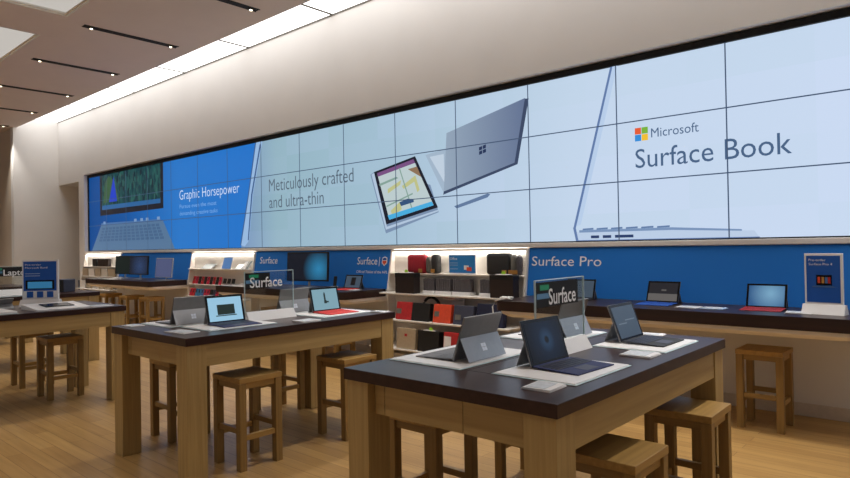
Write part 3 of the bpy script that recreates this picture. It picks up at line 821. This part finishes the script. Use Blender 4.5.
def tray(x0, x1, y0, y1, z, label, group='white display mats under the tablets', t=.007):
    r = empty('display_mat', ((x0 + x1) / 2, (y0 + y1) / 2, z + .0005), 0, label, 'mat', group)
    a, b = (x1 - x0) / 2, (y1 - y0) / 2
    MB().box(-a, a, -b, b, 0, t, bevel=.003).build('mat', M['whitemat'], r)
    MB().box(-a - .008, a + .008, -b - .008, b + .008, 0, .003, bevel=.001).build('clear_edge', M['edge'], r)
    return r
def brochure(x, y, z, rz, label, group='brochures on the tables', w=.15, d=.11, n=3, mt='whitemat'):
    r = empty('brochure', (x, y, z + .0005), rz, label, 'brochure', group)
    m_ = MB()
    for k in range(n): m_.box(-w / 2 + k * .002, w / 2 - k * .002, -d / 2, d / 2, k * .003, k * .003 + .0025, T=Matrix.Rotation(k * .03, 4, 'Z'))
    m_.build('sheets', M[mt], r)
    MB().box(-w / 2 + .012, w / 2 - .03, -d / 2 + .012, d / 2 - .012, n * .003, n * .003 + .0008, T=Matrix.Rotation(.03 * (n - 1), 4, 'Z')).build('print', M['paleprint'], r)
    return r
D = TH + .008
def line_pic(mat, parts):
    def f(r, T, w, h):
        for (y0, y1, z0, z1) in parts:
            MB().box(.0021, .0026, y0 * w, y1 * w, z0 * h, z1 * h, T=T).build('picture', mat, r)
    return f
S_iris = radial('dark blue iris wallpaper', (6, 10, 16), (20, 52, 96), (-.03, -.01, .105), .02, .8)
def iris():
    m, nt, b = base_mat('dark blue iris wallpaper')
    tc = nt.nodes.new('ShaderNodeTexCoord'); vs = nt.nodes.new('ShaderNodeVectorMath'); vs.operation = 'DISTANCE'; vs.inputs[1].default_value = (-.037, .01, .10)
    nt.links.new(tc.outputs['Object'], vs.inputs[0])
    r = nt.nodes.new('ShaderNodeValToRGB')
    mu = nt.nodes.new('ShaderNodeMath'); mu.operation = 'MULTIPLY'; mu.inputs[1].default_value = 7
    nt.links.new(vs.outputs['Value'], mu.inputs[0]); nt.links.new(mu.outputs[0], r.inputs['Fac'])
    e_ = r.color_ramp.elements
    e_[0].position = .10; e_[0].color = lin(5, 8, 14); e_[1].position = 1; e_[1].color = lin(6, 10, 20)
    q = e_.new(.16); q.color = lin(34, 58, 84)
    q = e_.new(.42); q.color = lin(11, 27, 47)
    b.inputs['Base Color'].default_value = (.01, .01, .01, 1); b.inputs['Roughness'].default_value = .3; b.inputs['Specular IOR Level'].default_value = .2
    nt.links.new(r.outputs['Color'], b.inputs['Emission Color']); b.inputs['Emission Strength'].default_value = .9
    return m
S_iris = iris()
S_slate = emis('slate wallpaper', (66, 82, 98), .8)
S_light = emis('pale blue desktop', (150, 196, 222), .95)
S_teal = emis('pale teal desktop', (128, 166, 180), .9)
S_black = emis('dark wallpaper', (28, 28, 34), .9)
S_sky = radial('light blue wallpaper', (128, 178, 210), (44, 92, 142), (-.03, .03, .12), .16, .85)
P_dark = emis('pictured dark laptop', (26, 44, 40), .8)
P_line = emis('pictured grey swoosh', (110, 124, 138), .8)
GD = 'tablet computers on the display tables'
HX = -1.435
# nearest table
tray(-1.535, -1.165, 2.14, 2.62, TH, 'white mat under the dark iris tablet on the nearest table')
device(HX, 2.43, D, -.05, S_iris, M['navy'], 'tablet with dark blue wallpaper and navy keyboard on the nearest table', GD, lean=17)
tray(-1.53, -1.165, 3.02, 3.47, TH, 'white mat under the charcoal tablet at the nearest table\'s far end')
device(HX, 3.28, D, 0, S_slate, M['charcoal'], 'tablet with slate screen and charcoal keyboard at the nearest table\'s far end', GD, lean=20, pict=line_pic(P_line, [(-.05, .35, .52, .55), (-.35, -.02, .44, .47)]))
tray(-2.11, -1.70, 2.12, 2.68, TH, 'white mat under the silver tablet seen from behind')
device(-1.825, 2.37, D, PI + .02, S_light, M['greykb'], 'silver tablet seen from behind with square mark on its kickstand', GD, w=.30, h=.21, lean=19)
tray(-2.10, -1.70, 3.0, 3.5, TH, 'white mat behind the acrylic sign on the nearest table')
device(-1.825, 3.25, D, PI, S_light, M['greykb'], 'silver tablet seen through the clear acrylic sign', GD, w=.30, h=.21, lean=19)
brochure(-1.24, 2.045, TH, .02, 'white brochure stack before the iris tablet on the nearest table', d=.13, w=.12)
brochure(-1.235, 2.90, TH, .0, 'brochure stack before the charcoal tablet on the nearest table', w=.15, d=.14)
brochure(-1.72, 2.95, TH, .4, 'small pale brochure lying left of the acrylic sign', w=.10, d=.12, n=2)
brochure(-1.45, 3.57, TH, .1, 'brochure at the far end of the nearest table', w=.14, d=.10, n=2)
# middle table
tray(-4.17, -3.80, 2.15, 2.66, TH, 'white mat under the navy keyboard tablet on the middle table')
device(-4.04, 2.42, D, -.03, S_light, M['navy'], 'tablet with pale blue screen and navy keyboard on the middle table', GD, lean=14, pict=line_pic(P_dark, [(-.22, .24, .30, .66), (-.27, .28, .25, .285)]))
tray(-4.17, -3.78, 3.08, 3.58, TH, 'white mat under the red keyboard tablet')
device(-4.04, 3.33, D, 0, S_teal, M['redkb'], 'tablet with grey blue screen and bright red keyboard on the middle table', GD, lean=14, pict=line_pic(P_dark, [(-.05, .01, .40, .74), (-.06, .03, .33, .45), (.02, .10, .36, .42), (-.03, .0, .74, .79)]))
tray(-4.62, -4.22, 2.08, 2.55, TH, 'white mat under the silver tablet at the middle table\'s left side')
device(-4.32, 2.28, D, PI, S_light, M['greykb'], 'silver tablet seen from behind on the middle table\'s left side', GD, lean=19)
tray(-4.62, -4.22, 2.98, 3.42, TH, 'white mat under the silver tablet behind the middle sign')
device(-4.32, 3.17, D, PI, S_light, M['greykb'], 'silver tablet seen from behind, right of the middle sign', GD, lean=19)
brochure(-3.92, 2.02, TH, .1, 'flat paper near the middle table\'s front corner', w=.22, d=.12, n=2)
brochure(-3.72, 2.87, TH, .0, 'white brochures between the two open tablets on the middle table', w=.14, d=.16)
brochure(-3.70, 3.60, TH, .1, 'brochure at the far corner of the middle table', w=.14, d=.09)
brochure(-4.55, 1.98, TH, .05, 'paper at the left corner of the middle table', w=.14, d=.10, n=2)

def acrylic_sign(x, y0, y1, word, label, ty0, ty1, band=True, bw=.86):
    """clear panel in a wedge foot, standing along the table's long axis"""
    cy = (y0 + y1) / 2; r = empty('acrylic_sign', (x, cy, TH + .001), 0, label, 'sign', 'clear acrylic signs on the tables')
    l = (y1 - y0) / 2
    MB().prism([(-.05, -l * .98, 0), (.05, -l * .98, 0), (.012, -l * .98, .065), (-.012, -l * .98, .065)], (0, l * 1.96, 0)).build('foot', M['whitemat'], r)
    MB().box(-.004, .004, -l, l, .062, .36, bevel=.0008).build('panel', M['acrylic'], r)
    ed = MB()
    ed.box(-.0045, .0045, -l - .004, -l, .062, .364).box(-.0045, .0045, l, l + .004, .062, .364).box(-.0045, .0045, -l, l, .36, .364)
    ed.build('panel_edge', M['edge'], r)
    if band:
        MB().box(-.002, .0052, -l + .002, -l + 2 * l * bw, .235, .352).build('black_band', M['blackm'], r)
        MB().box(.0053, .0058, -l + .035, -l + .115, .315, .34).build('green_reflection', emis('painted green reflection', (30, 130, 90), .5), r)  # this and the next glowing patch paint a screen's reflection onto the panel
        MB().box(.0053, .0058, -l + .006, -l + .12, .275, .30).build('blue_reflection', emis('painted pale blue reflection', (90, 130, 160), .4), r)
    text('lettering', word, ty1 - ty0, .075, M['lettering'], r, (.0065, ty0 - cy, .245), rot=(PI / 2, 0, PI / 2), bold=.012)
    return r
acrylic_sign(-1.56, 2.51, 2.97, 'Surface', 'clear acrylic sign lettered Surface on the nearest table', 2.62, 2.88)
acrylic_sign(-4.08, 2.59, 3.02, 'Surface', 'clear acrylic sign lettered Surface on the middle table', 2.63, 2.915, True, .50)
acrylic_sign(-9.4, 2.33, 2.86, 'Laptop', 'far dark sign lettered Laptop at the left picture edge', 2.46, 2.76, True, .95)

# left tables
def poster_stand(x, y, z, w, h, rz, label, title, arms):
    r = empty('poster_stand', (x, y, z + .001), rz, label, 'sign', 'poster stands')
    MB().prism([(-w / 2 - .015, -.055, 0), (-w / 2 - .015, .055, 0), (-w / 2 - .015, .018, .07), (-w / 2 - .015, -.018, .07)], (w + .03, 0, 0)).build('foot', M['whitemat'], r)
    MB().box(-w / 2, w / 2, -.013, .013, .06, h, bevel=.003).build('board', M['whitemat'], r)
    MB().box(-w / 2 + .014, w / 2 - .014, -.0145, -.0135, .085, h - .016).build('poster', M['bluepaper'], r)
    text('lettering', title[0], w * .45, .017, M['lettering'], r, (-w / 2 + .03, -.0155, h - .055))
    text('lettering', title[1], w * .62, .017, M['lettering'], r, (-w / 2 + .03, -.0155, h - .085))
    arms(r, w, h)
    return r
def arms1(r, w, h):
    MB().box(-.045, .055, -.0165, -.015, .21, .285, bevel=.0005).build('pictured_screen', M['glassblack'], r)
    for k, (a, c) in enumerate(((-.035, 'boxorange'), (-.01, 'tan'), (.012, 'bluetab'), (.03, 'boxred'))):
        MB().box(a, a + .017, -.0172, -.0166, .225, .27).build('pictured_flowers', M[c], r)
    MB().prism([(-.065, -.0158, .205), (.06, -.0158, .205), (.085, -.0158, .195), (-.075, -.0158, .195)], (0, .0006, 0)).build('pictured_keyboard', M['bluetab'], r)
poster_stand(-.895, 5.36, CT, .245, .44, -.12, 'white framed blue poster stand at the right counter end', ('Pre-order', 'Surface Pro 4'), arms1)
def arms2(r, w, h):
    MB().box(-w * .40, w * .40, -.0165, -.015, .17, .26, bevel=.0005).build('pictured_band_frame', M['glassblack'], r)
    MB().box(-w * .34, w * .34, -.0175, -.0166, .18, .245).build('pictured_screen', emis('poster screen', (60, 140, 190), .5), r)
    MB().box(-w * .46, w * .46, -.0150, -.0146, .086, .155).build('pictured_white_band', M['lettering'], r)
    for k in (-1, 0, 1):
        MB().box(k * .095 - .03, k * .095 + .03, -.0165, -.0151, .09, .15).build('pictured_device', M['bluepaper'], r)
    for y in (.30, .322): MB().box(-w / 2 + .03, 0, -.0155, -.0146, y, y + .006).build('text_line', M['letter_dim'], r)
poster_stand(-7.0, 2.15, TH, .34, .46, .80, 'white framed blue poster stand on the left table', ('Pre-order', 'Microsoft Band'), arms2)
tr = empty('display_tray', (-6.62, 2.17, TH + .001), .03, 'white wedge tray with a small dark device before the blue poster', 'tray')
MB().prism([(-.20, -.24, 0), (.22, -.24, 0), (.22, -.24, .012), (-.20, -.24, .045)], (0, .46, 0)).build('wedge', M['whitemat'], tr)
MB().box(-.09, .09, -.13, .12, .030, .038, bevel=.002, T=Matrix.Rotation(math.radians(4.5), 4, 'Y')).build('device', M['glassblack'], tr)
device(-7.13, 1.80, TH, PI, S_light, M['greykb'], 'silver folded tablet beside the blue poster on the left table', GD, w=.24, h=.15, lean=50, logo=False)
tray(-6.85, -6.40, 1.30, 1.78, TH, 'white slab at the left picture edge on the left table', t=.02)
brochure(-6.5, 2.5, TH, .1, 'pale sheet at the far end of the left table', w=.2, d=.2, n=2)
spk = empty('speaker_box', (-9.25, 3.14, TH + .001), .2, 'small grey box speaker on the far table beside the poster', 'speaker')
MB().box(-.09, .09, -.08, .08, 0, .17, bevel=.008).build('body', M['boxslate'], spk)
MB().box(-.08, .08, -.083, -.081, .01, .16).build('grille', M['darkgrey'], spk)
tray(-9.15, -8.92, 1.9, 2.85, TH, 'long white mat on the far table below the dark sign', t=.015)


# ------------------------------------------------------------------ things on the wall counters
def monitor(x, y, z, w, h, rz, scr, label, stand='plate', lean=.06, bez=.02):
    r = empty('monitor', (x, y, z + .001), rz, label, 'monitor', 'large monitors on the wall counters')
    T = Matrix.Translation((0, 0, .09)) @ Matrix.Rotation(-lean, 4, 'X')
    MB().box(-w / 2, w / 2, 0, .028, 0, h, bevel=.006, T=T).build('body', M['black'], r)
    MB().box(-w / 2 + bez, w / 2 - bez, -.0015, -.0005, bez, h - bez, T=T).build('screen', scr, r)
    MB().box(-.12, .12, -.06, .09, 0, .010, bevel=.003).build('base', M['silver2'], r)
    MB().tube([(0, .05, .005), (0, .06, .12), (0, .035, .22)], .017).build('neck', M['silver2'], r)
    return r
def aio_screen():
    return radial('blue beam wallpaper', (44, 140, 190), (8, 14, 30), (.20, 0, .26), .27, .8)
monitor(-12.85, 5.40, CT, .56, .36, .12, emis('dim green picture', (18, 30, 26), .8), 'dark black monitor at far left on the counter')
m2 = monitor(-12.12, 5.38, CT, .60, .36, .15, radial('dim blue picture', (40, 66, 110), (10, 20, 40), (.05, 0, .25), .3, .8), 'second black monitor at far left, blue tinted screen')
monitor(-6.98, 5.40, CT, .72, .40, .22, aio_screen(), 'large black monitor with blue wallpaper on the middle counter')
small = empty('tablet_stand', (-11.18, 5.42, CT + .001), .15, 'silver framed portrait screen on stand beside the black monitors', 'tablet')
T = Matrix.Translation((0, 0, .05)) @ Matrix.Rotation(-.12, 4, 'X')
MB().box(-.26, .24, 0, .014, 0, .36, bevel=.004, T=T).build('body', M['silver2'], small)
MB().box(-.245, .225, -.002, -.0005, .015, .345, T=T).build('screen', emis('mauve tablet screen', (84, 92, 130), .8), small)
MB().box(-.16, .16, -.05, .12, 0, .010, bevel=.003).build('base', M['silver2'], small)
MB().tube([(0, .06, .005), (0, .05, .15)], .012).build('neck', M['silver2'], small)
ph = empty('desk_phone', (-6.53, 5.50, CT + .001), .2, 'slim black handset on its cradle beside the large monitor', 'phone')
MB().box(-.035, .035, -.04, .05, 0, .03, bevel=.008).build('cradle', M['silver2'], ph)
MB().box(-.025, .025, 0, .02, .02, .165, bevel=.008, T=Matrix.Rotation(-.2, 4, 'X')).build('handset', M['black'], ph)
GC = 'tablet computers on the wall counters'
device(-6.20, 5.52, CT, -PI / 2 + .12, S_slate, M['redkb'], 'small dark tablet with red keyboard on the middle counter', GC, w=.29, h=.19, lean=20, pict=line_pic(emis('pictured black block', (10, 10, 14), .6), [(-.12, .14, .25, .8)]))
device(-2.17, 5.58, CT, -PI / 2 - .05, S_black, M['bluekb'], 'black tablet with bright blue keyboard on the right counter', GC, lean=20, pict=line_pic(emis('pictured pale hill', (110, 106, 104), .7), [(-.45, .45, .1, .42), (-.05, .1, .55, .62)]))
device(-1.33, 5.56, CT, -PI / 2 + .03, S_sky, M['darkred'], 'tablet with light blue wallpaper and dark red keyboard on the counter', GC, lean=20)
device(-2.98, 5.60, CT, -PI / 2 + .1, S_slate, M['charcoal'], 'dark tablet on the right counter half hidden by the acrylic sign', GC, lean=20)
for i, (x, l) in enumerate(((-1.86, 'pale brochure between the two tablets on the right counter'), (-1.66, 'second pale brochure between the tablets on the right counter'), (-1.06, 'brochure between the red keyboard and the poster stand'))):
    brochure(x, 5.36, CT, .1 * i - .1, l, 'brochures on the right counter', w=.17, d=.16, n=2, mt='whitemat' if i != 1 else 'letter_dim')
brochure(-6.02, 5.40, CT, .1, 'pale brochure at the right end of the middle counter', 'brochures on the middle counter', w=.14, d=.14, n=2)
cb_ = empty('cable_bundle', (-3.52, 5.14, CT + .001), 0, 'bundle of white cable on the left end of the right counter', 'cable')
pts = [(.05 * math.cos(t * 1.3) + .02 * math.sin(t * 3.1), .05 * math.sin(t * 1.3), .012 + .01 * (1 + math.sin(t * 2.3))) for t in [i * .45 for i in range(40)]]
MB().tube(pts, .007, 6).build('coil', M['cable'], cb_, smooth=True)
MB().tube([(.02, -.05, .02), (-.08, -.07, .0), (-.11, -.08, -.06), (-.10, -.08, -.16), (-.12, -.07, -.24)], .007, 6).build('hanging_end', M['cable'], cb_, smooth=True)

# ------------------------------------------------------------------ the passage at the left end
ws = empty('wall_screen', (-17.995, 6.42, 1.6), 0, 'dark screen on the wall inside the passage', 'screen')
MB().box(0, .04, -.12, .45, 0, .98, bevel=.005).build('body', M['black'], ws)
MB().box(.0405, .042, -.10, .43, .02, .96).build('screen', S_black, ws)
rk = empty('goods_rack', (-17.8, 6.62, 0), 0, 'dark rack of small goods in the passage', 'rack')
MB().box(-.19, .16, -.32, .32, 0, .7, bevel=.005).build('cabinet', M['boxslate'], rk)
MB().box(-.19, -.15, -.32, .32, .7, 1.58).build('back_board', M['blackm'], rk)
for k in range(4): MB().box(-.15, .06, -.32, .32, .80 + k * .21, .815 + k * .21).build('shelf', M['black'], rk)
for k in range(3):
    for j in range(2):
        carton('small_box', -17.75, 6.43 + j * .3, .815 + k * .21, .12, .14, .13, M[('boxslate', 'greytext')[(k + j) % 2]], 'small pack on the dark rack in the passage', 'packs on the passage rack')
ic = empty('wall_intercom', (-16.34, YW - .001, 1.92), 0, 'small grey intercom on the white jamb left of the video wall', 'intercom')
MB().box(-.05, .05, -.02, 0, -.07, .07, bevel=.004).build('plate', M['greytext'], ic)
MB().box(-.03, .03, -.023, -.0205, 0, .05).build('display', M['darkgrey'], ic)
bp_ = empty('wall_frame', (-19.0, 4.94, 1.15), 0, 'dark framed panel on the shadowed wall at the left edge', 'panel')
MB().box(-.6, .35, -.03, 0, 0, .55, bevel=.004).build('frame', M['black'], bp_)

# ------------------------------------------------------------------ camera, light, colour
cam = bpy.data.cameras.new('camera'); co = bpy.data.objects.new('camera', cam); C.objects.link(co)
cam.sensor_width = 36; cam.lens = 632.84 / 850 * 36
cam.clip_start = .05; cam.clip_end = 100
yaw, pitch, roll = 0.72662, 0.01034, -0.01774
f = V((-math.sin(yaw) * math.cos(pitch), math.cos(yaw) * math.cos(pitch), math.sin(pitch)))
r = V((math.cos(yaw), math.sin(yaw), 0)); u = r.cross(f)
r2 = r * math.cos(roll) + u * math.sin(roll); u2 = -r * math.sin(roll) + u * math.cos(roll)
R = Matrix((r2, u2, -f)).transposed()
co.matrix_world = Matrix.Translation((0, 0, 1.44)) @ R.to_4x4()
sc = bpy.context.scene
sc.camera = co
wd = bpy.data.worlds.new('world'); sc.world = wd; wd.use_nodes = True
bg = wd.node_tree.nodes['Background']; bg.inputs[0].default_value = (.94, .95, 1, 1); bg.inputs[1].default_value = .21
sc.view_settings.view_transform = 'Standard'; sc.view_settings.look = 'None'
sc.view_settings.gamma = 1; sc.view_settings.use_curve_mapping = False
sc.view_settings.exposure = 0.0
